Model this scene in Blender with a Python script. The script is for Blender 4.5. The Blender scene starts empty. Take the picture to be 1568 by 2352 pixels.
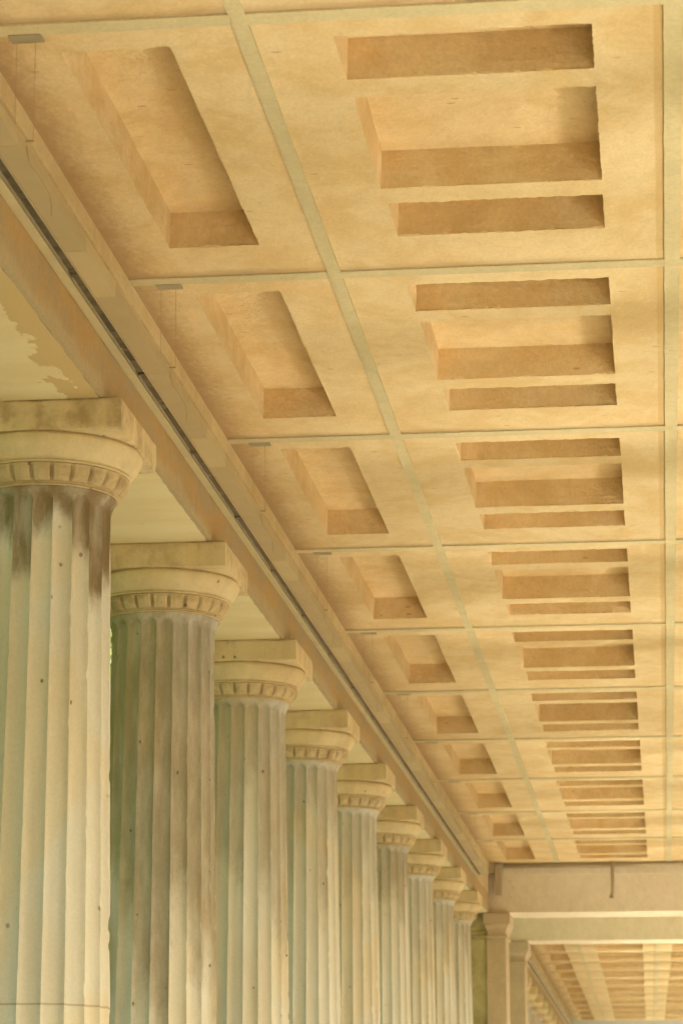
import bpy, bmesh, math, random
from mathutils import Vector, noise
S = bpy.context.scene
C = S.collection
R = math.radians
PI = math.pi
EYE = 1.65                       # camera height; all measured heights below are relative to it

# ---------------------------------------------------------------- camera
cam_d = bpy.data.cameras.new('camera')
cam = bpy.data.objects.new('camera', cam_d); C.objects.link(cam)
cam_d.sensor_fit = 'HORIZONTAL'; cam_d.sensor_width = 24.0
cam_d.lens = 6100.0 / 1568.0 * 24.0
cam_d.clip_start = 0.1; cam_d.clip_end = 3000
cam.location = (0, 0, EYE)
cam.rotation_euler = (R(90 + 13.567), 0, R(6.798))
cam_d.dof.use_dof = True; cam_d.dof.focus_distance = 15.5; cam_d.dof.aperture_fstop = 4.5
S.camera = cam

# ---------------------------------------------------------------- light
SUN_EL, SUN_AZ = R(45.5), R(105)   # azimuth measured from +Y (view axis) towards +X (right)
w = bpy.data.worlds.new('World'); S.world = w; w.use_nodes = True
nt = w.node_tree
sky = nt.nodes.new('ShaderNodeTexSky'); sky.sky_type = 'NISHITA'; sky.sun_disc = False
sky.sun_elevation = SUN_EL; sky.sun_rotation = SUN_AZ
sky.air_density = 0.8; sky.dust_density = 4.0; sky.ozone_density = 0.5
bg = nt.nodes['Background']; bg.inputs['Strength'].default_value = 0.12
tint = nt.nodes.new('ShaderNodeMix'); tint.data_type = 'RGBA'; tint.blend_type = 'MULTIPLY'
tint.inputs['Factor'].default_value = 1.0; tint.inputs[7].default_value = (1.0, 0.87, 0.53, 1)     # warm, hazy summer sky
nt.links.new(sky.outputs[0], tint.inputs[6]); nt.links.new(tint.outputs[2], bg.inputs['Color'])
sun_d = bpy.data.lights.new('sun', 'SUN'); sun_d.energy = 5.0; sun_d.angle = R(0.5)
sun_d.color = (1.0, 0.93, 0.79)
sun = bpy.data.objects.new('sun', sun_d); C.objects.link(sun)
sd = Vector((math.sin(SUN_AZ) * math.cos(SUN_EL), math.cos(SUN_AZ) * math.cos(SUN_EL), math.sin(SUN_EL)))
sun.rotation_euler = sd.to_track_quat('Z', 'Y').to_euler()
sun.location = (30, 0, 40)
S.view_settings.view_transform = 'Standard'; S.view_settings.look = 'None'
S.view_settings.exposure = 2.54; S.view_settings.gamma = 1.0
S.render.engine = 'CYCLES'
S.cycles.use_denoising = True
S.cycles.max_bounces = 10; S.cycles.diffuse_bounces = 7; S.cycles.glossy_bounces = 4
S.cycles.caustics_reflective = True; S.cycles.blur_glossy = 0.0
S.cycles.sample_clamp_indirect = 12.0

# ---------------------------------------------------------------- helpers
def link(o): C.objects.link(o); return o
def thing(name, label, cat, loc=(0, 0, 0), rz=0.0, group=None):
    o = link(bpy.data.objects.new(name, None)); o.location = loc; o.rotation_euler = (0, 0, rz)
    o.empty_display_size = 0.2
    tag(o, label, cat, group); return o
def tag(o, label=None, cat=None, group=None, kind=None):
    if label: o['label'] = label
    if cat: o['category'] = cat
    if group: o['group'] = group
    if kind: o['kind'] = kind
    return o
def mesh_of(name, bm, mat, smooth=False):
    bmesh.ops.recalc_face_normals(bm, faces=bm.faces[:])
    me = bpy.data.meshes.new(name); bm.to_mesh(me); bm.free()
    if mat: me.materials.append(mat)
    if smooth:
        for p in me.polygons: p.use_smooth = True
    return me
def obj(name, me, parent=None, loc=(0, 0, 0)):
    o = link(bpy.data.objects.new(name, me)); o.location = loc
    if parent: o.parent = parent
    return o
def box(bm, x0, x1, y0, y1, z0, z1):
    v = [bm.verts.new(p) for p in ((x0,y0,z0),(x1,y0,z0),(x1,y1,z0),(x0,y1,z0),(x0,y0,z1),(x1,y0,z1),(x1,y1,z1),(x0,y1,z1))]
    for f in ((0,3,2,1),(4,5,6,7),(0,1,5,4),(1,2,6,5),(2,3,7,6),(3,0,4,7)): bm.faces.new([v[i] for i in f])
def box_mesh(name, mat, *boxes, bevel=0.0):
    bm = bmesh.new()
    for b in boxes: box(bm, *b)
    if bevel: bmesh.ops.bevel(bm, geom=bm.edges[:], offset=bevel, segments=2, affect='EDGES', profile=0.6)
    return mesh_of(name, bm, mat)
def tube(bm, pts, r, n=8):
    pts = [Vector(p) for p in pts]; rings = []
    for i, p in enumerate(pts):
        d = (pts[min(i+1, len(pts)-1)] - pts[max(i-1, 0)]).normalized()
        a = d.orthogonal().normalized(); b = d.cross(a)
        rings.append([bm.verts.new(p + (a*math.cos(2*PI*k/n) + b*math.sin(2*PI*k/n))*r) for k in range(n)])
    for i in range(len(rings)-1):
        A, B = rings[i], rings[i+1]
        # align start of ring B to ring A to avoid twist
        s = min(range(n), key=lambda q: (B[q].co - pts[i+1] - (A[0].co - pts[i])).length)
        rings[i+1] = B = B[s:] + B[:s]
        for k in range(n): bm.faces.new((A[k], A[(k+1) % n], B[(k+1) % n], B[k]))
    bm.faces.new(rings[0][::-1]); bm.faces.new(rings[-1])
def lathe(bm, prof, n=96, rad=None):
    """prof = [(r, z)]; rad(theta, r, z) may modulate the radius."""
    rings = []
    for (r, z) in prof:
        rings.append([bm.verts.new(((rad(2*PI*k/n, r, z) if rad else r)*math.cos(2*PI*k/n),
                                    (rad(2*PI*k/n, r, z) if rad else r)*math.sin(2*PI*k/n), z)) for k in range(n)])
    for A, B in zip(rings, rings[1:]):
        for k in range(n): bm.faces.new((A[k], A[(k+1) % n], B[(k+1) % n], B[k]))
    bm.faces.new(rings[0][::-1]); bm.faces.new(rings[-1])

# ---------------------------------------------------------------- materials
class NT:
    def __init__(s, name):
        s.m = bpy.data.materials.new(name); s.m.use_nodes = True; s.t = s.m.node_tree
        s.b = s.t.nodes['Principled BSDF']; s.b.inputs['Roughness'].default_value = 0.85
        s.b.inputs['Specular IOR Level'].default_value = 0.25
    def n(s, typ, **kw):
        nd = s.t.nodes.new(typ)
        for k, v in kw.items(): setattr(nd, k, v)
        return nd
    def put(s, sock, v):
        if hasattr(v, 'is_output'): s.t.links.new(v, sock)
        elif v is not None: sock.default_value = v
    def coords(s, scale=(1, 1, 1), rand=30.0, kind='Object'):
        tc = s.n('ShaderNodeTexCoord').outputs[kind]
        mp = s.n('ShaderNodeVectorMath', operation='MULTIPLY'); s.put(mp.inputs[0], tc); mp.inputs[1].default_value = scale
        out = mp.outputs[0]
        if rand:
            oi = s.n('ShaderNodeObjectInfo')
            ml = s.n('ShaderNodeMath', operation='MULTIPLY'); s.put(ml.inputs[0], oi.outputs['Random']); ml.inputs[1].default_value = rand
            ad = s.n('ShaderNodeVectorMath', operation='ADD'); s.put(ad.inputs[0], out); s.put(ad.inputs[1], ml.outputs[0])
            out = ad.outputs[0]
        return out
    def noise(s, vec, scale=5.0, detail=4.0, rough=0.55, dist=0.0):
        nd = s.n('ShaderNodeTexNoise'); s.put(nd.inputs['Vector'], vec)
        nd.inputs['Scale'].default_value = scale; nd.inputs['Detail'].default_value = detail
        nd.inputs['Roughness'].default_value = rough; nd.inputs['Distortion'].default_value = dist
        return nd.outputs['Fac']
    def voro(s, vec, scale=5.0, out='Distance', feature='F1'):
        nd = s.n('ShaderNodeTexVoronoi', feature=feature); s.put(nd.inputs['Vector'], vec); nd.inputs['Scale'].default_value = scale
        return nd.outputs[out]
    def ramp(s, fac, a, b, lo=0.0, hi=1.0, smooth=True):
        nd = s.n('ShaderNodeMapRange', interpolation_type='SMOOTHSTEP' if smooth else 'LINEAR')
        s.put(nd.inputs['Value'], fac)
        nd.inputs['From Min'].default_value = a; nd.inputs['From Max'].default_value = b
        nd.inputs['To Min'].default_value = lo; nd.inputs['To Max'].default_value = hi
        return nd.outputs[0]
    def math(s, op, a, b=None, clamp=False):
        nd = s.n('ShaderNodeMath', operation=op, use_clamp=clamp); s.put(nd.inputs[0], a)
        if b is not None: s.put(nd.inputs[1], b)
        return nd.outputs[0]
    def mix(s, fac, a, b, blend='MIX'):
        nd = s.n('ShaderNodeMix', data_type='RGBA', blend_type=blend); s.put(nd.inputs['Factor'], fac)
        for k, v in ((6, a), (7, b)):
            if isinstance(v, tuple) and len(v) == 3: v = v + (1,)
            s.put(nd.inputs[k], v)
        return nd.outputs[2]
    def scale_col(s, col, f):
        nd = s.n('ShaderNodeVectorMath', operation='SCALE')
        if isinstance(col, tuple): nd.inputs[0].default_value = col[:3]
        else: s.put(nd.inputs[0], col)
        s.put(nd.inputs['Scale'], f); return nd.outputs[0]
    def sep(s, kind='Object'):
        nd = s.n('ShaderNodeSeparateXYZ'); s.put(nd.inputs[0], s.n('ShaderNodeTexCoord').outputs[kind]); return nd.outputs
    def bump(s, h, strength=0.3, dist=0.01, prev=None):
        nd = s.n('ShaderNodeBump'); nd.inputs['Strength'].default_value = strength; nd.inputs['Distance'].default_value = dist
        s.put(nd.inputs['Height'], h)
        if prev is not None: s.put(nd.inputs['Normal'], prev)
        s.put(s.b.inputs['Normal'], nd.outputs[0]); return nd.outputs[0]
    def color(s, c):
        if isinstance(c, tuple) and len(c) == 3: c = c + (1,)
        s.put(s.b.inputs['Base Color'], c)

def mat_concrete(name, base, warm, dirt, grain=1.0, edge_tone=False, lumps=0.0):
    """fine sand-coloured precast concrete: faint board grain across, mottling, pin holes"""
    t = NT(name)
    big = t.noise(t.coords((1.2, 1.0, 1.0)), 1.8, 6, 0.66, 0.5)
    grain_f = t.noise(t.coords((1.0, 5.0, 5.0)), 2.2, 5, 0.6)
    fine = t.noise(t.coords((1.4, 1, 1)), 40, 5, 0.75)
    c = t.mix(t.ramp(big, 0.38, 0.62), base, warm)
    c = t.scale_col(c, t.ramp(grain_f, 0.3, 0.7, 1.0 - 0.03*grain, 1.0 + 0.025*grain, False))
    c = t.scale_col(c, t.ramp(fine, 0.3, 0.7, 0.90, 1.08, False))
    oi = t.n('ShaderNodeObjectInfo')
    c = t.scale_col(c, t.ramp(oi.outputs['Random'], 0, 1, 0.95, 1.05, False))
    pit_v = t.coords((0.55, 1.6, 1.6))
    pit = t.math('MULTIPLY', t.ramp(t.voro(pit_v, 6.5), 0.05, 0.11, 1, 0), t.ramp(t.noise(t.coords(), 2.2, 2), 0.46, 0.56))
    c = t.mix(t.math('MULTIPLY', pit, 0.65), c, dirt)
    blot = t.noise(t.coords((1.5, 1, 1)), 7, 6, 0.75)
    c = t.scale_col(c, t.ramp(blot, 0.28, 0.72, 0.92, 1.07, False))
    c = t.mix(t.ramp(blot, 0.58, 0.72, 0, 0.45), c, warm)
    if edge_tone:                              # browner towards the far, wall-side and right-hand edges
        xyz = t.sep(); edge_n = t.noise(t.coords((0.8, 1.6, 1.2)), 2.0, 5, 0.65)
        wob = t.math('MULTIPLY', t.math('SUBTRACT', edge_n, 0.5), 0.16)
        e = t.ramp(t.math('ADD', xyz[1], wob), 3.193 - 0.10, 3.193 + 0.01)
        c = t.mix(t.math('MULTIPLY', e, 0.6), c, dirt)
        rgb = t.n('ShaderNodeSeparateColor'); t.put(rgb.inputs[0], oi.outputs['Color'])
        wall_n = t.noise(t.coords((5, 2.5, 5)), 5.0, 6, 0.75)
        w2 = t.math('ADD', xyz[0], t.math('MULTIPLY', t.math('SUBTRACT', wall_n, 0.5), 0.30))
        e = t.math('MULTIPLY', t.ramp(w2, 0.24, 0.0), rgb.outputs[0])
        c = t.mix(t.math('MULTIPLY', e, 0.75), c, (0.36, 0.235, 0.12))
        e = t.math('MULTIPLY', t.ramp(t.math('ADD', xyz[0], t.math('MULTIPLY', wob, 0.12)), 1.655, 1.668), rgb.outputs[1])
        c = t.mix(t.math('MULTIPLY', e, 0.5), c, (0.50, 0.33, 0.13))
    t.color(c)
    n1 = t.bump(t.noise(t.coords(), 24, 6, 0.7), 0.55, 0.008)
    n2 = t.bump(grain_f, 0.12, 0.006, n1)
    if lumps: t.bump(t.noise(t.coords((1, 1, 1.3)), 11, 5, 0.6), 0.6*lumps, 0.03, n2)
    return t.m

M = {}
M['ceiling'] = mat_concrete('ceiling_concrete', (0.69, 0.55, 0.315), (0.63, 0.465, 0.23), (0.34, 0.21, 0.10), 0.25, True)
M['coffer'] = mat_concrete('coffer_concrete', (0.70, 0.54, 0.30), (0.64, 0.46, 0.225), (0.34, 0.21, 0.10), 0.2, lumps=1.0)
M['rib'] = mat_concrete('rib_mortar', (0.585, 0.51, 0.30), (0.545, 0.475, 0.275), (0.42, 0.31, 0.17), 0.6)
M['frieze'] = mat_concrete('frieze_plaster', (0.68, 0.55, 0.32), (0.62, 0.48, 0.26), (0.36, 0.24, 0.12), 0.5)
M['beam'] = mat_concrete('beam_plaster', (0.77, 0.69, 0.545), (0.73, 0.65, 0.50), (0.4, 0.32, 0.2), 0.25)

def mat_stone(name, shaft):
    """weathered sandstone; object colour r = stain strength, g = how far the stain runs down, b = painted green light from the garden"""
    t = NT(name)
    base_n = t.noise(t.coords((1.5, 1.5, 0.5)), 1.8, 4)
    c = t.mix(t.ramp(base_n, 0.35, 0.66), (0.74, 0.735, 0.69), (0.71, 0.67, 0.575)) if shaft else t.mix(t.ramp(base_n, 0.35, 0.66), (0.74, 0.625, 0.40), (0.70, 0.56, 0.33))
    patch = t.noise(t.coords((1, 1, 0.6)), 1.1, 2, 0.4, 0.6)
    c = t.mix(t.ramp(patch, 0.55, 0.60, 0, 0.35), c, (0.74, 0.62, 0.40))
    streak = t.noise(t.coords((9, 9, 0.45)), 1.0, 4, 0.6)
    fine = t.noise(t.coords(), 70, 3, 0.7)
    oi = t.n('ShaderNodeObjectInfo')
    rgb = t.n('ShaderNodeSeparateColor'); t.put(rgb.inputs[0], oi.outputs['Color'])
    z = t.sep()[2]
    if shaft:
        fl = t.n('ShaderNodeAttribute', attribute_name='flute')
        wn = t.n('ShaderNodeTexWhiteNoise', noise_dimensions='2D'); cb = t.n('ShaderNodeCombineXYZ')
        t.put(cb.inputs[0], fl.outputs['Fac']); t.put(cb.inputs[1], t.math('MULTIPLY', oi.outputs['Random'], 37.0)); t.put(wn.inputs[0], cb.outputs[0])
        cell = t.math('ADD', t.math('MULTIPLY', wn.outputs[0], 0.55), t.math('MULTIPLY', t.noise(t.coords((3, 3, 0.3)), 1.0, 2, 0.5), 0.45))
        down = t.math('DIVIDE', t.math('SUBTRACT', 4.98, z), t.math('ADD', rgb.outputs[1], 0.02))       # 0 at the neck, 1 at the reach
        rag = t.math('ADD', down, t.math('MULTIPLY', t.math('SUBTRACT', cell, 0.5), 1.7))
        rag = t.math('ADD', rag, t.math('MULTIPLY', t.math('SUBTRACT', streak, 0.5), 0.4))
        rag = t.math('ADD', rag, t.math('MULTIPLY', t.math('SUBTRACT', t.noise(t.coords((1, 1, 0.6)), 11, 5, 0.65), 0.5), 0.45))
        stain = t.math('MULTIPLY', t.ramp(rag, 0.66, 1.0, 1, 0), rgb.outputs[0])
        stain = t.math('MULTIPLY', stain, t.ramp(t.noise(t.coords((4, 4, 1.0)), 2.5, 5, 0.65), 0.3, 0.62, 0.55, 1.0))
    else:
        cell = t.noise(t.coords((3, 3, 3)), 1.6, 5, 0.62)
        stain = t.math('MULTIPLY', t.ramp(cell, 0.44, 0.66), rgb.outputs[0])
        stain = t.math('MAXIMUM', stain, t.math('MULTIPLY', t.ramp(t.noise(t.coords((1, 1, 1)), 14, 4, 0.6), 0.3, 0.7, 0.6, 1.0), rgb.outputs[1]))
    stain_col = t.mix(t.ramp(t.noise(t.coords((2, 2, 0.7)), 2.0, 3), 0.35, 0.65), (0.29, 0.215, 0.125), (0.235, 0.20, 0.11)) if shaft else t.mix(cell, (0.50, 0.36, 0.19), (0.36, 0.255, 0.14))
    c = t.mix(stain, c, stain_col)
    c = t.scale_col(c, t.ramp(streak, 0.3, 0.7, 0.93, 1.05, False))
    c = t.scale_col(c, t.ramp(fine, 0.3, 0.7, 0.95, 1.05, False))
    # green foliage light from the garden side (-X), painted into the stone colour
    foliage_light = t.math('MULTIPLY', t.ramp(t.sep()[0], 0.0, -0.36), rgb.outputs[2])
    foliage_light = t.math('MULTIPLY', foliage_light, t.ramp(t.noise(t.coords((2, 2, 0.8)), 1.5, 3), 0.3, 0.6))
    c = t.mix(foliage_light, c, (0.33, 0.31, 0.115))
    # pock marks
    v = t.coords((1, 1, 0.8))
    d = t.voro(v, 9.0); keep = t.ramp(t.noise(v, 3.3, 1), 0.49, 0.54)
    pock = t.math('MULTIPLY', t.ramp(t.math('ADD', d, t.math('MULTIPLY', t.noise(v, 20, 2), 0.12)), 0.10, 0.17, 1, 0), keep)
    c = t.mix(t.math('MULTIPLY', pock, 0.7), c, (0.22, 0.15, 0.09))
    if shaft:                                    # drum joint, one per column at its own height
        jz = t.ramp(oi.outputs['Random'], 0, 1, 2.30, 2.36, False)
        ln = t.ramp(t.math('ABSOLUTE', t.math('SUBTRACT', z, t.math('ADD', jz, t.math('MULTIPLY', t.math('SUBTRACT', t.noise(t.coords(), 4, 2), 0.5), 0.012)))), 0.002, 0.008, 0.5, 0)
        c = t.mix(ln, c, (0.3, 0.2, 0.1))
        lower = t.math('MULTIPLY', t.math('LESS_THAN', z, jz), 0.35)
        c = t.mix(lower, c, t.scale_col(c, 1.09))
    t.color(c)
    n1 = t.bump(t.noise(t.coords(), 32, 5, 0.65), 0.35, 0.005)
    nd = t.n('ShaderNodeBump', invert=True); nd.inputs['Strength'].default_value = 0.8; nd.inputs['Distance'].default_value = 0.012
    t.put(nd.inputs['Height'], pock); t.put(nd.inputs['Normal'], n1); t.put(t.b.inputs['Normal'], nd.outputs[0])
    return t.m
M['shaft'] = mat_stone('weathered_shaft_stone', True)
M['capital'] = mat_stone('weathered_capital_stone', False)

def mat_face():
    t = NT('brown_dressed_stone')
    c = t.mix(t.ramp(t.noise(t.coords((1, 0.6, 3)), 2.2, 5, 0.62), 0.38, 0.62), (0.53, 0.35, 0.155), (0.46, 0.35, 0.205))
    z = t.sep()[2]
    low = t.math('ADD', z, t.math('MULTIPLY', t.math('SUBTRACT', t.noise(t.coords((1, 0.5, 1)), 2.2, 4), 0.5), 0.22))
    c = t.mix(t.ramp(low, 0.05, 0.12, 0.75, 0), c, (0.52, 0.43, 0.275))                # paler washed foot
    c = t.scale_col(c, t.ramp(t.noise(t.coords((1, 45, 5)), 2, 3, 0.6), 0.3, 0.7, 0.90, 1.07, False))  # vertical tooling
    c = t.scale_col(c, t.ramp(t.noise(t.coords(), 60, 3, 0.7), 0.3, 0.7, 0.93, 1.06, False))
    v = t.coords((1, 3.0, 0.9))
    pit = t.math('MULTIPLY', t.ramp(t.voro(v, 11), 0.05, 0.11, 1, 0), t.ramp(t.noise(t.coords(), 3, 2), 0.5, 0.6))
    c = t.mix(t.math('MULTIPLY', pit, 0.6), c, (0.16, 0.09, 0.04))
    t.color(c); t.bump(t.noise(t.coords((1, 5, 1.5)), 22, 5, 0.65), 0.5, 0.006); return t.m
M['face'] = mat_face()

def mat_soffit():
    """cream paint on a beam soffit, flaking to ochre along the edge that carries the 'flake' attribute"""
    t = NT('flaking_cream_paint')
    c = t.mix(t.ramp(t.noise(t.coords((0.6, 1.5, 1)), 2, 4), 0.35, 0.65), (0.84, 0.745, 0.49), (0.79, 0.67, 0.41))
    v = t.coords((0.45, 1.7, 1))
    pit = t.math('MULTIPLY', t.ramp(t.voro(v, 9), 0.04, 0.09, 1, 0), t.ramp(t.noise(t.coords(), 2.5, 2), 0.48, 0.55))
    c = t.mix(t.math('MULTIPLY', pit, 0.55), c, (0.33, 0.22, 0.10))
    oi = t.n('ShaderNodeObjectInfo'); rgb = t.n('ShaderNodeSeparateColor'); t.put(rgb.inputs[0], oi.outputs['Color'])
    x = t.sep()[0]
    lim = t.math('ADD', x, t.math('MULTIPLY', t.math('SUBTRACT', t.noise(t.coords((1.4, 0.8, 1)), 3.2, 6, 0.62), 0.5), 0.5))
    edge = t.ramp(t.math('ADD', lim, t.math('MULTIPLY', rgb.outputs[0], 0.22)), 0.055, 0.062)
    c = t.mix(t.math('MULTIPLY', edge, 0.85), c, (0.62, 0.455, 0.22))
    c = t.scale_col(c, t.ramp(t.noise(t.coords(), 70, 3, 0.7), 0.3, 0.7, 0.96, 1.04, False))
    t.color(c); t.bump(t.math('SUBTRACT', t.noise(t.coords((1, 3, 1)), 18, 4), edge), 0.3, 0.004); return t.m
M['soffit'] = mat_soffit()

def mat_plain(name, col, rough=0.6, metal=0.0, var=0.08, sc=4.0, streak=(1, 1, 1)):
    t = NT(name); t.b.inputs['Roughness'].default_value = rough; t.b.inputs['Metallic'].default_value = metal
    c = t.scale_col(col, t.ramp(t.noise(t.coords(streak), sc, 4, 0.6), 0.3, 0.7, 1 - var, 1 + var, False))
    t.color(c); t.bump(t.noise(t.coords(streak), sc*6, 3), 0.1, 0.003); return t.m
M['lamp_lip'] = mat_plain('pale_lamp_rail', (0.52, 0.46, 0.28), 0.55)
M['lamp_cover'] = mat_plain('beige_lamp_cover', (0.47, 0.38, 0.22), 0.5, 0, 0.06)
M['lamp_panel'] = mat_plain('pale_lamp_panel', (0.55, 0.45, 0.26), 0.5, 0, 0.05)
M['lamp_glass'] = mat_plain('dark_lamp_glass', (0.085, 0.075, 0.05), 0.18, 0, 0.6, 7.0)
M['lamp_gap'] = mat_plain('dark_lamp_gap', (0.05, 0.042, 0.03), 0.6)
M['rail'] = mat_plain('bright_lamp_trim', (0.55, 0.48, 0.34), 0.35, 0.3)
M['plate'] = mat_plain('grey_steel_plate', (0.33, 0.285, 0.185), 0.5, 0.0, 0.1)
M['wire'] = mat_plain('thin_steel_wire', (0.42, 0.29, 0.15), 0.5, 0.2)
M['pipe'] = mat_plain('grey_beige_conduit', (0.44, 0.365, 0.25), 0.5)
M['roof'] = mat_plain('grey_roof_sheet', (0.35, 0.33, 0.3), 0.7)
def mat_ground(name, a, b, joints=True):
    t = NT(name); v = t.coords((1, 1, 1), 0)
    c = t.mix(t.ramp(t.noise(v, 0.35, 4), 0.35, 0.65), a, b)
    if joints:
        br = t.n('ShaderNodeTexBrick'); t.put(br.inputs['Vector'], v); br.inputs['Scale'].default_value = 1.0
        br.inputs['Mortar Size'].default_value = 0.012; br.inputs['Brick Width'].default_value = 1.2; br.inputs['Row Height'].default_value = 0.6
        c = t.mix(br.outputs['Fac'], c, t.scale_col(c, 0.55))
    c = t.scale_col(c, t.ramp(t.noise(v, 12, 4), 0.3, 0.7, 0.9, 1.08, False))
    t.color(c); t.bump(t.noise(v, 30, 4), 0.3, 0.01); return t.m
M['ground'] = mat_ground('sandy_paving', (0.26, 0.235, 0.185), (0.22, 0.20, 0.155))
M['floor'] = mat_ground('stone_flags', (0.27, 0.245, 0.19), (0.235, 0.21, 0.16))
M['lawn'] = mat_ground('lawn_grass', (0.045, 0.06, 0.018), (0.06, 0.075, 0.022), False)
def mat_leaf():
    t = NT('sunlit_leaves'); oi = t.n('ShaderNodeObjectInfo')
    c = t.mix(t.noise(t.coords((1, 1, 1)), 1.2, 3), (0.10, 0.16, 0.012), (0.17, 0.22, 0.02))
    t.color(c); t.b.inputs['Roughness'].default_value = 0.5
    tr = t.n('ShaderNodeBsdfTranslucent'); tr.inputs[0].default_value = (0.22, 0.30, 0.02, 1)
    mx = t.n('ShaderNodeMixShader'); mx.inputs[0].default_value = 0.35
    t.t.links.new(t.b.outputs[0], mx.inputs[1]); t.t.links.new(tr.outputs[0], mx.inputs[2])
    t.t.links.new(mx.outputs[0], t.t.nodes['Material Output'].inputs[0]); return t.m
M['leaf'] = mat_leaf()
M['bark'] = mat_plain('tree_bark', (0.12, 0.085, 0.05), 0.9, 0, 0.3, 6, (4, 4, 0.6))
def mat_water():
    t = NT('canal_water'); t.color((0.03, 0.035, 0.02)); t.b.inputs['Roughness'].default_value = 0.21
    t.b.inputs['IOR'].default_value = 1.5; t.b.inputs['Specular IOR Level'].default_value = 1.0
    tc = t.coords((0.30, 1.0, 1), 0, 'Object')
    t.bump(t.noise(tc, 0.5, 1, 0.5, 0.8), 1.0, 0.11); return t.m
M['water'] = mat_water()

# ---------------------------------------------------------------- numbers measured from the photograph
BAY = 3.3
J0 = 13.333                    # a cross joint stands over every column
COLX, ABH = -3.135, 0.482       # column axis; half abacus
ZA, ZC = EYE + 3.753, EYE + 4.545     # soffit of the architrave; ceiling
WALLX = -2.745                 # inner face of the architrave and of the wall above it
CEN = 0.155                    # mid line of the passage
FARY, FARROT, FARDX = 50.0, R(0.35), 0.13    # the stretch beyond the cross beams bends slightly left
def place(x, y, far):
    if not far: return x, y, 0.0
    return x*math.cos(FARROT) - y*math.sin(FARROT) + FARDX, x*math.sin(FARROT) + y*math.cos(FARROT), FARROT

# ---------------------------------------------------------------- ground, water
bm = bmesh.new()
QX0, QX1 = 4.05, 16.0            # canal beside the colonnade
prof = [(-600, 0), (QX0, 0), (QX0, -2.6), (QX1, -2.6), (QX1, 0), (600, 0)]
a = [bm.verts.new((x, -300, z)) for x, z in prof]; b = [bm.verts.new((x, 900, z)) for x, z in prof]
for i in range(len(prof)-1): bm.faces.new((a[i], a[i+1], b[i+1], b[i]))
tag(obj('ground', mesh_of('ground', bm, M['ground'])), kind='structure')
tag(obj('light_block_wall', box_mesh('light_block_wall', M['roof'], (QX1+0.01, QX1+0.9, -300, 900, -2.6, 6.5), bevel=0.05)), kind='structure')  # unseen wall added to block low sky and grazing light off the water
bm = bmesh.new(); bm.faces.new([bm.verts.new(p) for p in ((QX0, -300, -0.8), (QX1, -300, -0.8), (QX1, 900, -0.8), (QX0, 900, -0.8))])
tag(obj('canal_water', mesh_of('canal_water', bm, M['water'])), kind='structure')
bm = bmesh.new(); bm.faces.new([bm.verts.new(p) for p in ((-200, -100, 0.004), (-4.3, -100, 0.004), (-4.3, 300, 0.004), (-200, 300, 0.004))])
tag(obj('lawn', mesh_of('lawn', bm, M['lawn'])), kind='structure')
bm = bmesh.new(); bm.faces.new([bm.verts.new(p) for p in ((-4.3, -100, 0.008), (3.9, -100, 0.008), (3.9, 200, 0.008), (-4.3, 200, 0.008))])
tag(obj('colonnade_floor', mesh_of('colonnade_floor', bm, M['floor'])), kind='structure')

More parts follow.
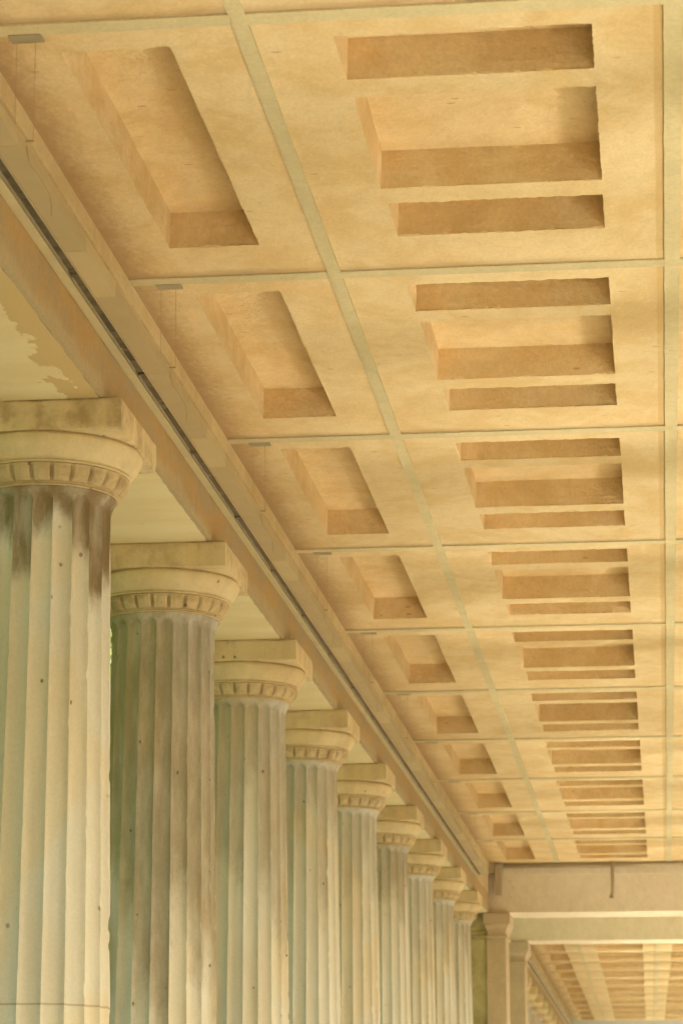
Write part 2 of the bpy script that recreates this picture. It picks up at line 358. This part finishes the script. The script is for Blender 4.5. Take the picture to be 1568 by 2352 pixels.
# ---------------------------------------------------------------- columns
NF = 20; SEG = 10
def r_shaft(z):                       # z above the floor
    r = 0.3295 + 0.0185*(4.89 - z)
    if z > 4.89: r += 0.032*((z - 4.89)/0.092)**1.8
    return r
def shaft_mesh(seed, rot):
    rnd = random.Random(seed); bm = bmesh.new(); n = NF*SEG
    zs = [0.0, 0.4, 0.8, 1.2, 1.6]; z = 1.9
    while z < 4.82: zs.append(z); z += 0.032
    zs += [4.84, 4.855, 4.868, 4.88, 4.89, 4.899, 4.907, 4.915, 4.923, 4.931, 4.939, 4.947, 4.955, 4.963, 4.972, 4.983]
    chips = [(rnd.randrange(NF), rnd.uniform(1.9, 4.75), rnd.uniform(0.012, 0.045), rnd.uniform(0.005, 0.014)) for _ in range(110)]
    rings = []
    for z in zs:
        ring = []
        for k in range(n):
            fl, q = divmod(k, SEG); u = q / SEG            # 0 at the arris, 0.5 in the hollow
            th = 2*PI*k/n + rot
            R0 = r_shaft(z)
            half = abs(u - 0.5)*2
            cut = math.sqrt(max(0.0, 1 - half*half)) if half < 1 else 0
            ztop = 4.898 + 0.058*math.sqrt(max(0.0, 1 - (half*1.02)**2))
            fade = min(1.0, max(0.0, (ztop - z)/0.020)) if z > 4.78 else 1.0
            fade = fade*fade*(3 - 2*fade)
            r = R0 - 0.033*cut*fade*(R0/0.38) if half < 0.97 else R0
            if u == 0 or q in (1, SEG-1):
                f2 = fl if q < SEG/2 else (fl + 1) % NF
                for (cf, cz, ch, cd) in chips:
                    if cf == f2 and abs(z - cz) < ch:
                        r -= cd*(1 - abs(z-cz)/ch)*(1.0 if u == 0 else 0.35)
            r += 0.0022*noise.noise(Vector((3*math.cos(th)+seed*9, 3*math.sin(th), z*4)))
            if u == 0: r += 0.003*noise.noise(Vector((fl*7.1+seed, 3.3, z*9)))
            ring.append(bm.verts.new((r*math.cos(th), r*math.sin(th), z)))
        rings.append(ring)
    for A, B in zip(rings, rings[1:]):
        for k in range(n): bm.faces.new((A[k], A[(k+1) % n], B[(k+1) % n], B[k]))
    bm.faces.new(rings[0][::-1]); bm.faces.new(rings[-1])
    for e in bm.edges: e.smooth = True
    me = mesh_of('shaft', bm, M['shaft'], True)
    # keep the arrises crisp
    sharp = [False]*len(me.edges)
    for e in me.edges:
        a0, b0 = e.vertices
        if a0 % n % SEG == 0 and b0 % n % SEG == 0 and a0 % n == b0 % n: sharp[e.index] = True
    fa = me.attributes.new('flute', 'FLOAT', 'FACE')
    fa.data.foreach_set('value', [((i % n)//SEG)*1.0 if i < len(me.polygons)-2 else 0.0 for i in range(len(me.polygons))])
    at = me.attributes.new('sharp_edge', 'BOOLEAN', 'EDGE'); at.data.foreach_set('value', sharp)
    return me
PH = R(-90 - 0.6 - 9 + 9)       # an arris a hair left of the middle, seen from the walk
SHAFTS = [shaft_mesh(1, PH), shaft_mesh(2, PH + R(4)), shaft_mesh(3, PH - R(5))]
E = EYE
def abacus_mesh(seed):
    bm = bmesh.new(); h = ABH; z0, z1 = E+3.588, E+3.742
    box(bm, -h, h, -h, h, z0, z1)
    bmesh.ops.subdivide_edges(bm, edges=bm.edges[:], cuts=14, use_grid_fill=True)
    rnd = random.Random(seed)
    for v in bm.verts:
        ex = sum(1 for c in (abs(abs(v.co.x)-h) < 1e-4, abs(abs(v.co.y)-h) < 1e-4, min(abs(v.co.z-z0), abs(v.co.z-z1)) < 1e-4) if c)
        nz = noise.noise(Vector((v.co.x*9+seed*5, v.co.y*9, v.co.z*9)))
        s = 0.0015*nz
        if ex >= 2: s -= 0.002 + max(0, nz - 0.2)*0.03
        c = Vector((v.co.x, v.co.y, (z0+z1)/2))
        v.co.x *= 1 + s/h; v.co.y *= 1 + s/h
        if ex >= 2: v.co.z += (-s if v.co.z < c.z else s)*0.5
    return mesh_of('abacus', bm, M['capital'])
JOINT = box_mesh('bed_joint', M['capital'], (-ABH+0.012, ABH-0.012, -ABH+0.012, ABH-0.012, E+3.7425, E+3.7505))
ABACI = [abacus_mesh(1), abacus_mesh(2), abacus_mesh(3)]
def echinus_mesh():
    bm = bmesh.new()
    pr = [(0.40, 3.588), (0.474, 3.588), (0.476, 3.580), (0.484, 3.577), (0.489, 3.568), (0.490, 3.555), (0.486, 3.535), (0.474, 3.510), (0.458, 3.486), (0.442, 3.466), (0.434, 3.458),
          (0.424, 3.457), (0.424, 3.450), (0.432, 3.448), (0.433, 3.442), (0.424, 3.4395), (0.40, 3.4385)]
    lathe(bm, [(r, E+z) for r, z in pr], 128)
    return mesh_of('echinus', bm, M['capital'], True)
def egg_mesh():
    bm = bmesh.new(); NE = 24
    def rad(th, r, z):
        t = (z - (E+3.352)) / 0.082; t = min(1, max(0, t))
        u = (th*NE/(2*PI)) % 1.0; h = abs(u - 0.5)*2
        k = math.sin(PI*min(1, max(0, (t*0.9 + 0.08))))
        egg = max(0, 1 - min(1, h/0.84)**3.0)**0.6 if h < 0.84 else 0.0
        egg *= 1 - 0.35*math.exp(-((h-0.45)/0.06)**2)*(1 if t < 0.75 else 0)
        groove = 1.0 if 0.84 < h < 0.95 else 0.0
        rim = 0.6 if h >= 0.95 else 0.0
        lip = 0.010 if t > 0.88 else 0.0
        return r + k*(0.013*egg - 0.022*groove + 0.009*rim) + lip*(0.6 if h > 0.84 else 1) + 0.003*noise.noise(Vector((math.cos(th)*30, math.sin(th)*30, z*40)))
    pr = []
    for i in range(15):
        t = i/14; pr.append((0.372 + 0.040*math.sin(t*PI/2)**0.8 + 0.002, E+3.352 + 0.084*t))
    lathe(bm, pr, 24*20, rad)
    me = mesh_of('egg_moulding', bm, M['capital'], True); return me
def neck_mesh():
    bm = bmesh.new()
    pr = [(0.30, 3.3535), (0.366, 3.3535), (0.372, 3.351), (0.374, 3.347), (0.371, 3.3435), (0.362, 3.3425), (0.362, 3.341), (0.370, 3.340), (0.373, 3.336), (0.371, 3.332), (0.362, 3.3305), (0.30, 3.3305)]
    lathe(bm, [(r, E+z) for r, z in pr], 128)
    return mesh_of('necking_ring', bm, M['capital'], True)
ECH, EGG, NECK = echinus_mesh(), egg_mesh(), neck_mesh()

COL_LABELS = [
 ('nearest fluted stone column at the left edge, dark band of stain under its capital', (1.0, 0.50, 0.5)),
 ('second fluted stone column, dark brown stain running far down its left side', (0.66, 2.2, 0.9)),
 ('third fluted stone column, brown streaks over its upper flutes', (0.46, 1.5, 0.8)),
 ('fourth fluted stone column from the front, grey brown streaks on the shaft', (0.40, 1.2, 0.7)),
 ('fifth fluted stone column from the front, pale tan shaft', (0.26, 1.0, 0.5)),
 ('sixth fluted stone column from the front, purplish dark streaks under its capital', (0.55, 0.9, 0.5)),
 ('seventh fluted stone column from the front, blurred pale shaft', (0.26, 1.0, 0.5)),
 ('eighth fluted stone column from the front, blurred yellowish shaft', (0.3, 0.8, 0.3)),
 ('ninth fluted stone column, the last before the brown pier', (0.3, 0.8, 0.3)),
]
def column(x, y, rz, i, label, col, group):
    t = thing('fluted_column', label, 'column', (x, y, 0), rz, group)
    s = obj('shaft', SHAFTS[i % 3], t); s.color = (*col, 1)
    k = max(0.25, col[0]*0.75)
    jo = obj('bed_joint', JOINT, t); jo.color = (1, 0, 0, 1)
    for nm, me, a, gr in (('abacus', ABACI[i % 3], k, 0.0), ('echinus', ECH, 0.22, 0), ('egg_moulding', EGG, 0.8, 0.4*k + 0.30), ('necking_ring', NECK, k, 0.4*k + 0.25)):
        o = obj(nm, me, t); o.color = (a, gr, 0.0, 1)
    return t
for i, (lb, col) in enumerate(COL_LABELS):
    column(COLX, 13.285 + BAY*i, 0, i, lb, col, 'fluted columns of the near colonnade')
ORD = ['first', 'second', 'third', 'fourth', 'fifth', 'sixth', 'seventh', 'eighth', 'ninth', 'tenth', 'eleventh', 'twelfth', 'thirteenth', 'fourteenth', 'fifteenth', 'sixteenth']
for i in range(10):
    x, y, rz = place(COLX, 52.9 + BAY*i, True)
    column(x, y, rz, i+1, 'blurred pale column in the far stretch, %s beyond the cross beams' % ORD[i], (0.3, 0.8, 0.3), 'columns beyond the cross beams')

for i in range(32):
    y = 13.30 + BAY*(i-5) if i < 14 else 52.9 + BAY*(i-14)
    x, y, rz = place(2*CEN - COLX, y, i >= 14)
    column(x, y, rz, i, 'fluted column of the facing row on the canal side', (0.3, 0.8, 0.0), 'columns on the canal side')

# ---------------------------------------------------------------- architrave, one block per bay, with the wall above it
AL = BAY - 0.003
def strip_edge_mesh(name, mat, x0, x1, y0, y1, z):        # soffit sheet with real thickness
    return box_mesh(name, mat, (x0, x1, y0, y1, z, z+0.05))
face_me = box_mesh('inner_face', M['face'], (-0.027, 0, 0, AL, 0.0, 0.285))
soff_me = box_mesh('soffit', M['soffit'], (-0.80, -0.0282, 0, AL, -0.0025, 0.06))
core_me = box_mesh('core', M['frieze'], (-0.80, -0.0285, 0.002, AL-0.002, 0.062, 0.30))
friz_me = box_mesh('upper_wall', M['frieze'], (-0.80, 0.0, 0, AL, 0.302, 0.690), bevel=0.003)
corn_me = box_mesh('cornice_strip', M['frieze'], (-0.80, 0.014, 0, AL, 0.692, 0.86), bevel=0.006)
def rough_edge(me, amp, seed):
    bm = bmesh.new(); bm.from_mesh(me)
    es = [e for e in bm.edges if abs(e.verts[0].co.y - e.verts[1].co.y) > 1]
    bmesh.ops.subdivide_edges(bm, edges=es, cuts=90, use_grid_fill=True)
    for v in bm.verts:
        if 0.01 < v.co.y < AL-0.01 and v.co.x > -0.0285:
            v.co.x += amp*(noise.noise(Vector((seed, v.co.y*7, v.co.z*9))) + 0.5*noise.noise(Vector((seed, v.co.y*29, v.co.z*9))))
    bm.to_mesh(me); bm.free()
rough_edge(face_me, 0.006, 3.1); rough_edge(soff_me, 0.008, 8.2)
def architrave(y, far, label, flake, group):
    x, yy, rz = place(WALLX, y, far)
    t = thing('architrave', label, 'architrave', (x, yy, ZA), rz, group)
    obj('inner_face', face_me, t); s = obj('soffit', soff_me, t); s.color = (flake, 0, 0, 1)
    obj('core', core_me, t); obj('upper_wall', friz_me, t); obj('cornice_strip', corn_me, t)
ARL = {-1: 'nearest block of stone architrave, cream soffit flaking off at its edge', 0: 'architrave block spanning from the first to the second column'}
for k in range(-2, 9):
    y = 13.30 + BAY*k
    lb = {-2: 'architrave block at the extreme left edge, in front of the flaking one', -1: 'nearest architrave block with cream paint flaking from its soffit, left of the first column',
          8: 'last architrave block of the near row, ending at the brown pier'}.get(k) or 'architrave block spanning from the %s to the %s column' % (ORD[k], ORD[k+1])
    architrave(y, False, lb, {-1: 1.0}.get(k, -0.9), 'architrave blocks of the near colonnade')
for k in range(13):
    architrave(49.9 + 0.004 + BAY*k, True, 'architrave block beyond the cross beams, %s past them' % ORD[k], -0.9, 'architrave blocks beyond the cross beams')

# ---------------------------------------------------------------- coffered ceiling
def panel_mesh(wx, ly, holes, seed, tone_left=False):
    """slab underside with ragged openings; returns (slab mesh, [coffer mesh])"""
    rnd = random.Random(seed)
    bm = bmesh.new(); T = 0.28
    def ring(x0, x1, y0, y1, amp, step):
        pts = []
        for (ax, ay, bx, by) in ((x0,y0,x1,y0),(x1,y0,x1,y1),(x1,y1,x0,y1),(x0,y1,x0,y0)):
            L = math.hypot(bx-ax, by-ay); n = max(2, int(L/step))
            for q in range(n):
                t = q/n; px, py = ax+(bx-ax)*t, ay+(by-ay)*t
                if amp and q:
                    d = (amp if abs(bx-ax) < abs(by-ay) else amp*2.6)*(0.5*noise.noise(Vector((px*7+seed*13, py*7, 0.3))) + 0.95*noise.noise(Vector((px*31, py*31+seed, 5))) + 0.5*noise.noise(Vector((px*70, py*70+seed, 9))))
                    if abs(bx-ax) > abs(by-ay): py += d
                    else: px += d
                pts.append((px, py))
        return pts
    def loop(pts, z): 
        vs = [bm.verts.new((x, y, z)) for x, y in pts]
        return vs, [bm.edges.new((vs[i], vs[(i+1) % len(vs)])) for i in range(len(vs))]
    rings = [ring(*h, 0.0062, 0.016) for h in holes]
    ov, oe = loop(ring(0, wx, 0, ly, 0, 0.12), 0)
    edges = list(oe)
    for r in rings: edges += loop(r, 0)[1]
    bmesh.ops.triangle_fill(bm, edges=edges, use_beauty=True)
    def inside(c):
        return any(h[0]+0.02 < c.x < h[1]-0.02 and h[2]+0.04 < c.y < h[3]-0.04 for h in holes)
    kill = [f for f in bm.faces if inside(f.calc_center_median())]
    if kill: bmesh.ops.delete(bm, geom=kill, context='FACES_ONLY')
    # outer sides and top
    tv = [bm.verts.new((v.co.x, v.co.y, T)) for v in ov]; n = len(ov)
    for i in range(n): bm.faces.new((ov[i], ov[(i+1) % n], tv[(i+1) % n], tv[i]))
    bm.faces.new(tv)
    for f in bm.faces:
        if abs(f.calc_center_median().z) < 1e-6 and f.normal.z > 0: f.normal_flip()
    me = bpy.data.meshes.new('slab'); bm.to_mesh(me)
    at = None
    bm.free(); me.materials.append(M['ceiling'])
    cof = []
    for hi, r in enumerate(rings):
        bm = bmesh.new(); h = holes[hi]; D = 0.192
        cx, cy = (h[0]+h[1])/2, (h[2]+h[3])/2
        levels = [(0.0, 0.0, 1.0), (0.010, 0.001, 0.8), (0.05, 0.004, 0.6), (0.11, 0.006, 0.4), (D, 0.008, 0.3)]
        rows = []
        for z, inset, amp in levels:
            row = []
            for (px, py) in r:
                # clean rectangle position
                qx = min(max(px, h[0]), h[1]); qy = min(max(py, h[2]), h[3])
                if abs(qx-h[0]) < 0.02: qx = h[0]
                if abs(qx-h[1]) < 0.02: qx = h[1]
                if abs(qy-h[2]) < 0.04: qy = h[2]
                if abs(qy-h[3]) < 0.04: qy = h[3]
                dx, dy = px-qx if True else 0, py-qy
                gx, gy = (px, py) if z == 0 else (qx, qy)
                gx += (-inset if px > cx else inset)*(1 if abs(abs(px-cx) - (h[1]-h[0])/2) < 0.02 else 0)
                gy += (-inset if py > cy else inset)*(1 if abs(abs(py-cy) - (h[3]-h[2])/2) < 0.02 else 0)
                if z > 0:
                    gx += 0.003*noise.noise(Vector((px*6, py*6, z*14+seed))); gy += 0.003*noise.noise(Vector((px*6+4, py*6, z*14+seed)))
                row.append(bm.verts.new((gx, gy, z)))
            rows.append(row)
        for A, B in zip(rows, rows[1:]):
            for i in range(len(A)): bm.faces.new((A[i], B[i], B[(i+1) % len(A)], A[(i+1) % len(A)]))
        bm.faces.new(rows[-1][::-1])
        cof.append(mesh_of('coffer', bm, M['coffer']))
    return me, cof
RIBW, RIBL = 0.107, 0.07
INNER = BAY - RIBW
WN0, WN1 = -2.731, -1.660           # narrow panel
WW0, WW1 = -1.589, 0.112            # wide panel
narrow_holes = [(-2.425-WN0, -1.955-WN0, 0.20, 2.74)]
wide_holes = [(-1.257-WW0, -0.180-WW0, 0.175, 0.645), (-1.25-WW0, -0.180-WW0, 0.84, 2.0), (-1.235-WW0, -0.183-WW0, 2.205, 2.69)]
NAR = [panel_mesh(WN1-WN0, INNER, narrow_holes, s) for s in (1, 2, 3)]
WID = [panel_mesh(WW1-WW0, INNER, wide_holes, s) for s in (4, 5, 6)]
RW0 = 0.194
rw = [(RW0 + 0.295, RW0 + 1.37)]
right_holes = [(0.295, 1.37, 0.175, 0.645), (0.295, 1.37, 0.84, 2.0), (0.295, 1.37, 2.205, 2.69)]
RIG = [panel_mesh(1.70, INNER, right_holes, s) for s in (7, 8)]
ORN = panel_mesh(1.10, INNER, [(0.32, 0.79, 0.20, 2.74)], 9)
P_RIB = 0.009                        # ribs stand a little proud of the slabs
def rib_mesh(name, x0, x1, y0, y1):
    bm = bmesh.new(); box(bm, x0, x1, y0, y1, -P_RIB, 0.12)
    ax = 0 if x1-x0 > y1-y0 else 1
    es = [e for e in bm.edges if abs(e.verts[0].co[ax] - e.verts[1].co[ax]) > 0.5]
    bmesh.ops.subdivide_edges(bm, edges=es, cuts=60, use_grid_fill=True)
    for v in bm.verts:
        j = 1 - ax
        v.co[j] += 0.0025*noise.noise(Vector((v.co.x*5, v.co.y*5, 7)))
    return mesh_of(name, bm, M['rib'])
long_me = rib_mesh('joint_strip', 0, RIBL, 0, INNER)
longb_me = rib_mesh('joint_strip', 0, 0.080, 0, INNER)
cross_me = rib_mesh('joint_strip', WN0, 1.895+1.1, 0, RIBW)
def put_panel(kind, proto, x, y, far, i, label, group):
    px, py, rz = place(x, y, far)
    t = thing('ceiling_panel', label, 'ceiling panel', (px, py, ZC), rz, group)
    me, cof = proto
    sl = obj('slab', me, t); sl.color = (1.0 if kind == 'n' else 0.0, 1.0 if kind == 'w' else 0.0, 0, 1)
    for c in cof: obj('coffer', c, t)
def row_name(k, far): 
    return ('%s row beyond the cross beams' % ORD[k]) if far else ('%s row from the top of the photo' % ORD[k])
def put_bay(y, i, far, right):
    """y = far edge of the cross joint in front of the bay"""
    g = 'far' if far else 'near'
    rn = row_name(i, far)
    put_panel('n', NAR[i % 3], WN0, y, far, i, 'narrow ceiling panel with one long coffer beside the wall, %s' % rn, 'narrow coffered ceiling panels, %s stretch' % g)
    put_panel('w', WID[(i*2+1) % 3], WW0, y, far, i, 'wide ceiling panel with three coffers, %s' % rn, 'wide coffered ceiling panels, %s stretch' % g)
    put_panel('r', RIG[i % 2], RW0, y, far, i, 'coffered ceiling panel cut by the right edge, %s' % rn, 'right hand ceiling panels, %s stretch' % g)
    for (x, me, nm) in ((WN1+0.0005, long_me, 'pale joint strip beside the narrow panel'), (WW1+0.0015, longb_me, 'pale joint strip right of the wide panel')):
        px, py, rz = place(x, y, far)
        o = obj('joint_strip', me); o.location = (px, py, ZC); o.rotation_euler = (0, 0, rz)
        tag(o, '%s, %s' % (nm, rn), 'joint strip', 'long joint strips of the ceiling')
    px, py, rz = place(0, y + INNER, far)
    o = obj('joint_strip', cross_me); o.location = (px, py, ZC); o.rotation_euler = (0, 0, rz)
    tag(o, 'pale cross strip ending the ceiling\'s %s' % rn, 'joint strip', 'cross joint strips of the ceiling')
y0 = J0 + RIBW/2
for i in range(11):
    put_bay(y0 + BAY*(i-2) if True else 0, i, False, True)
o = obj('joint_strip', cross_me); o.location = (0, y0 - 2*BAY - RIBW, ZC); tag(o, 'pale strip across the ceiling at the very top edge of the photo', 'joint strip', 'cross joint strips of the ceiling')
for i in range(14):
    put_bay(49.93 + BAY*i, i, True, True)

# ---------------------------------------------------------------- suspended strip light under the wall, one length per bay
ZL = EYE + 4.025
def light_strip(y, far, label):
    x, yy, rz = place(0, y, far)
    t = thing('strip_light', label, 'strip light', (x, yy, ZL), rz, 'strip lights hung along the wall')
    L = BAY - 0.004
    for nm, me in LIGHT_PARTS: obj(nm, me, t)
L = BAY - 0.004
LIGHT_PARTS = [
 ('mounting_rail', box_mesh('mounting_rail', M['lamp_lip'], (-2.742, -2.694, 0, L, 0.0, 0.075), bevel=0.002)),
 ('housing', box_mesh('housing', M['lamp_gap'], (-2.693, -2.634, 0, L, 0.022, 0.075))),
 ('trim', box_mesh('trim', M['rail'], (-2.6385, -2.632, 0, L, -0.003, 0.0215))),
 ('trim', box_mesh('trim', M['rail'], (-2.6815, -2.6790, 0.05, 1.60, 0.0, 0.0215))),
 ('trim', box_mesh('trim', M['rail'], (-2.6815, -2.6790, 1.70, 3.25, 0.0, 0.0215))),
 ('glass_cover', box_mesh('glass_cover', M['lamp_glass'], (-2.6785, -2.6395, 0.014, 1.637, 0.006, 0.0215))),
 ('glass_cover', box_mesh('glass_cover', M['lamp_glass'], (-2.6785, -2.6395, 1.653, L-0.012, 0.006, 0.0215))),
 ('cover_panel', box_mesh('cover_panel', M['lamp_cover'], (-2.631, -2.532, 0, 1.32, 0.0, 0.07), bevel=0.0015)),
 ('cover_panel', box_mesh('cover_panel', M['lamp_cover'], (-2.631, -2.532, 1.99, L, 0.0, 0.07), bevel=0.0015)),
 ('light_panel', box_mesh('light_panel', M['lamp_panel'], (-2.631, -2.532, 1.322, 1.988, -0.0015, 0.07), bevel=0.0015)),
 ('ceiling_plate', box_mesh('ceiling_plate', M['plate'], (-2.603, -2.465, 3.38-0.04, 3.38+0.045, 0.507, 0.518), bevel=0.002)),
]
for nm, x1 in (('wire', -2.583), ('wire', -2.503)):
    bm = bmesh.new(); tube(bm, [(x1, 3.42, 0.508), (x1+0.003, 3.42, 0.0715)], 0.0011, 6); LIGHT_PARTS.append((nm, mesh_of(nm, bm, M['wire'], True)))
bm = bmesh.new(); box(bm, -2.531, -2.498, 3.416, 3.424, 0.064, 0.071)
LIGHT_PARTS.append(('bracket', mesh_of('bracket', bm, M['wire'])))
bm = bmesh.new(); tube(bm, [(-2.531, 3.43, 0.05), (-2.521, 3.45, -0.02), (-2.505, 3.55, -0.035), (-2.497, 3.72, -0.055), (-2.496, 3.76, -0.10), (-2.497, 3.765, -0.14)], 0.0018, 6)
LIGHT_PARTS.append(('cable', mesh_of('cable', bm, M['wire'], True)))
# bay starts where the glass joints fall (10.86 + 1.65 k)
for k in range(10):
    light_strip(10.03 + BAY*(k-1) if True else 0, False, 'length of dark strip light hung on wires along the wall, %s from the top left' % ORD[k])
for k in range(13):
    light_strip(50.2 + BAY*k, True, 'length of strip light beyond the cross beams, %s past them' % ORD[k])

# ---------------------------------------------------------------- cross beams, piers, conduit
def beam(y0_, y1_, label, z1=EYE+4.52):
    t = thing('cross_beam', label, 'beam', (0, y0_, ZA), 0, 'cross beams between the piers')
    d = y1_-y0_
    obj('body', box_mesh('body', M['beam'], (-3.52, 3.4, 0, d, 0.0, z1-ZA), bevel=0.006), t)
    obj('top_band', box_mesh('top_band', M['beam'], (-2.50, 3.4, -0.016, -0.001, z1-ZA-0.17, z1-ZA-0.05), bevel=0.003), t)
beam(43.10, 44.15, 'nearer pale plastered cross beam with a conduit along its top')
beam(49.00, 49.86, 'farther cross beam behind and below the nearer one', EYE+4.9)
def stepped(name, mat, x0, x1, y0, y1, levels):
    bm = bmesh.new(); prev = None
    for z, o in levels:
        r = [bm.verts.new(p) for p in ((x0-o, y0-o, z), (x1+o, y0-o, z), (x1+o, y1+o, z), (x0-o, y1+o, z))]
        if prev:
            for i in range(4): bm.faces.new((prev[i], prev[(i+1) % 4], r[(i+1) % 4], r[i]))
        else: bm.faces.new(r[::-1])
        prev = r
    bm.faces.new(prev)
    return mesh_of(name, bm, mat)
def pier(y, d, label, col, xr=-2.45):
    t = thing('stone_pier', label, 'pier', (0, y, 0), 0, 'stone piers at the cross beams')
    s = obj('shaft', box_mesh('shaft', M['pierstone'], (-2.79, xr-0.03, 0, d, 0, ZA-0.42), bevel=0.008), t)
    q = obj('pilaster', box_mesh('pilaster', M['pierstone2'], (-3.50, -2.792, 0.05, d-0.1, 0, ZA-0.42), bevel=0.008), t)
    c = obj('capital', stepped('capital', M['pierstone'], -2.765, xr-0.03, 0, d, [(ZA-0.418, .016), (ZA-0.40, .026), (ZA-0.375, .026), (ZA-0.36, .010), (ZA-0.355, 0), (ZA-0.30, 0), (ZA-0.295, .018), (ZA-0.28, .018), (ZA-0.275, .012), (ZA-0.235, .042), (ZA-0.19, .055), (ZA-0.185, .048), (ZA-0.18, .072), (ZA-0.03, .072), (ZA-0.025, .06), (ZA-0.004, .06)]), t)
    e = obj('pilaster_capital', stepped('pilaster_capital', M['pierstone2'], -3.50, -2.788, 0.09, d-0.1, [(ZA-0.415, .02), (ZA-0.36, .02), (ZA-0.355, .004), (ZA-0.30, .03), (ZA-0.25, .0), (ZA-0.19, .0), (ZA-0.185, .028), (ZA-0.004, .028)]), t)
    for k in (s, c): k.color = (col, 0.5, 0, 1)
    return t
M['pierstone'] = mat_concrete('pinkish_pier_stone', (0.62, 0.49, 0.345), (0.56, 0.45, 0.31), (0.3, 0.21, 0.13), 0.8)
M['pierstone2'] = mat_concrete('mossy_pier_stone', (0.56, 0.49, 0.27), (0.40, 0.335, 0.18), (0.2, 0.15, 0.08), 0.8)
pier(43.06, 0.95, 'pinkish brown square pier carrying the nearer cross beam', 0.5)
pier(49.0, 0.95, 'darker brown pier behind, under the farther cross beam', 0.7)
bm = bmesh.new(); tube(bm, [(-2.50, 43.02, EYE+4.50), (3.4, 43.02, EYE+4.50)], 0.04, 10)
o = obj('conduit_pipe', mesh_of('conduit_pipe', bm, M['pipe'], True)); tag(o, 'grey brown pipe running along the top of the nearer cross beam', 'pipe')
bm = bmesh.new(); tube(bm, [(-0.745, 42.95, EYE+4.56), (-0.745, 42.95, EYE+4.10), (-0.748, 42.94, EYE+4.05), (-0.765, 42.93, EYE+3.99)], 0.028, 8)
t = thing('hanging_hook', 'short hooked rod hanging from the pipe on the cross beam', 'hook', (0, 0, 0))
obj('rod', mesh_of('rod', bm, M['pipe'], True), t); 
bm = bmesh.new(); tube(bm, [(-0.766, 42.93, EYE+4.00), (-0.771, 42.93, EYE+3.955)], 0.036, 8); obj('tip', mesh_of('tip', bm, M['plate'], True), t)
t = thing('cable_duct', 'upright grey duct at the left end of the cross beam', 'duct', (-2.585, 42.9, EYE+4.02))
obj('duct_body', box_mesh('duct_body', M['pipe'], (-0.045, 0.05, 0, 0.14, 0, 0.50), bevel=0.004), t)
obj('end_cap', box_mesh('end_cap', M['pipe'], (-0.165, -0.047, 0.02, 0.12, 0.36, 0.52), bevel=0.004), t)

# ---------------------------------------------------------------- roof, outer side of the passage
t = thing('colonnade_roof', 'flat roof slab closing the top of the colonnade above the coffered ceiling', 'roof', (0, 0, 0))
obj('roof_slab', box_mesh('roof_slab', M['roof'], (-4.9, 4.0, -30, 110, EYE+4.86, EYE+5.3)), t)
obj('ceiling_front', box_mesh('ceiling_front', M['rib'], (-2.73, 3.0, -30, 6.60, ZC, ZC+0.2)), t)
obj('outer_panel', box_mesh('outer_panel', M['rib'], (1.896, 3.0, 6.6, 110, ZC+0.002, ZC+0.2)), t)
obj('middle_ceiling', box_mesh('middle_ceiling', M['rib'], (-2.73, 3.0, 44.16, 48.99, ZC+0.1, ZC+0.3)), t)
obj('eaves_beam', box_mesh('eaves_beam', M['frieze'], (3.01, 3.9, -30, 110, ZA, EYE+4.85)), t)

# ---------------------------------------------------------------- trees in the garden on the left
def tree_meshes(seed, h, rad):
    rnd = random.Random(seed)
    bm = bmesh.new(); tube(bm, [(0,0,0),(0.05,0.02,h*0.2),(-0.05,0.05,h*0.42),(0.06,0,h*0.62)], 0.17, 10)
    for k in range(9):
        a = rnd.uniform(0, 2*PI); z = h*rnd.uniform(0.3, 0.6); l = rad*rnd.uniform(0.6, 0.95)
        tube(bm, [(0,0,z), (math.cos(a)*l*0.5, math.sin(a)*l*0.5, z+h*0.12), (math.cos(a)*l, math.sin(a)*l, z+h*0.25)], 0.05, 6)
    trunk = mesh_of('trunk', bm, M['bark'], True)
    bm = bmesh.new()
    clumps = []
    for _ in range(46):
        while True:
            p = Vector((rnd.uniform(-1,1), rnd.uniform(-1,1), rnd.uniform(-1,1)))
            if 0.25 < p.length < 1: break
        clumps.append((Vector((p.x*rad, p.y*rad, h*0.62 + p.z*h*0.36)), rnd.uniform(0.5, 1.05)))
    for c, r in clumps:
        for _ in range(150):
            d = Vector((rnd.gauss(0,1), rnd.gauss(0,1), rnd.gauss(0,1))).normalized()*r*rnd.uniform(0.4, 1)
            p = c + d; s = rnd.uniform(0.06, 0.12)
            n = (d.normalized() + Vector((rnd.uniform(-.8,.8), rnd.uniform(-.8,.8), rnd.uniform(-.4,1)))).normalized()
            u = n.orthogonal().normalized(); v = n.cross(u)
            an = rnd.uniform(0, 2*PI); u, v = u*math.cos(an)+v*math.sin(an), v*math.cos(an)-u*math.sin(an)
            bm.faces.new([bm.verts.new(p + q) for q in (-u*s*1.5, v*s*0.7, u*s*1.5, -v*s*0.7)])
    me = bpy.data.meshes.new('crown'); bm.to_mesh(me); bm.free(); me.materials.append(M['leaf'])
    return trunk, me
TR = [tree_meshes(1, 12.5, 3.6), tree_meshes(2, 11.0, 3.2)]
for i, (x, y, k, rz) in enumerate([(-9.6, 33, 0, 0), (-9.9, 39.5, 1, 1.2), (-10.8, 46, 0, 2.4), (-11.5, 53, 1, 3.3), (-12.5, 61, 0, 4.2), (-9.4, 26.5, 1, 5.0), (-9.7, 20, 0, 0.7), (-9.3, 13.5, 1, 2.0), (-9.9, 7, 0, 3.9), (-9.6, 0, 1, 5.6)]):
    t = thing('garden_tree', 'sunlit green tree in the garden left of the columns, glimpsed between the first two', 'tree', (x, y, 0), rz, 'garden trees behind the columns')
    obj('trunk', TR[k][0], t); obj('crown', TR[k][1], t)
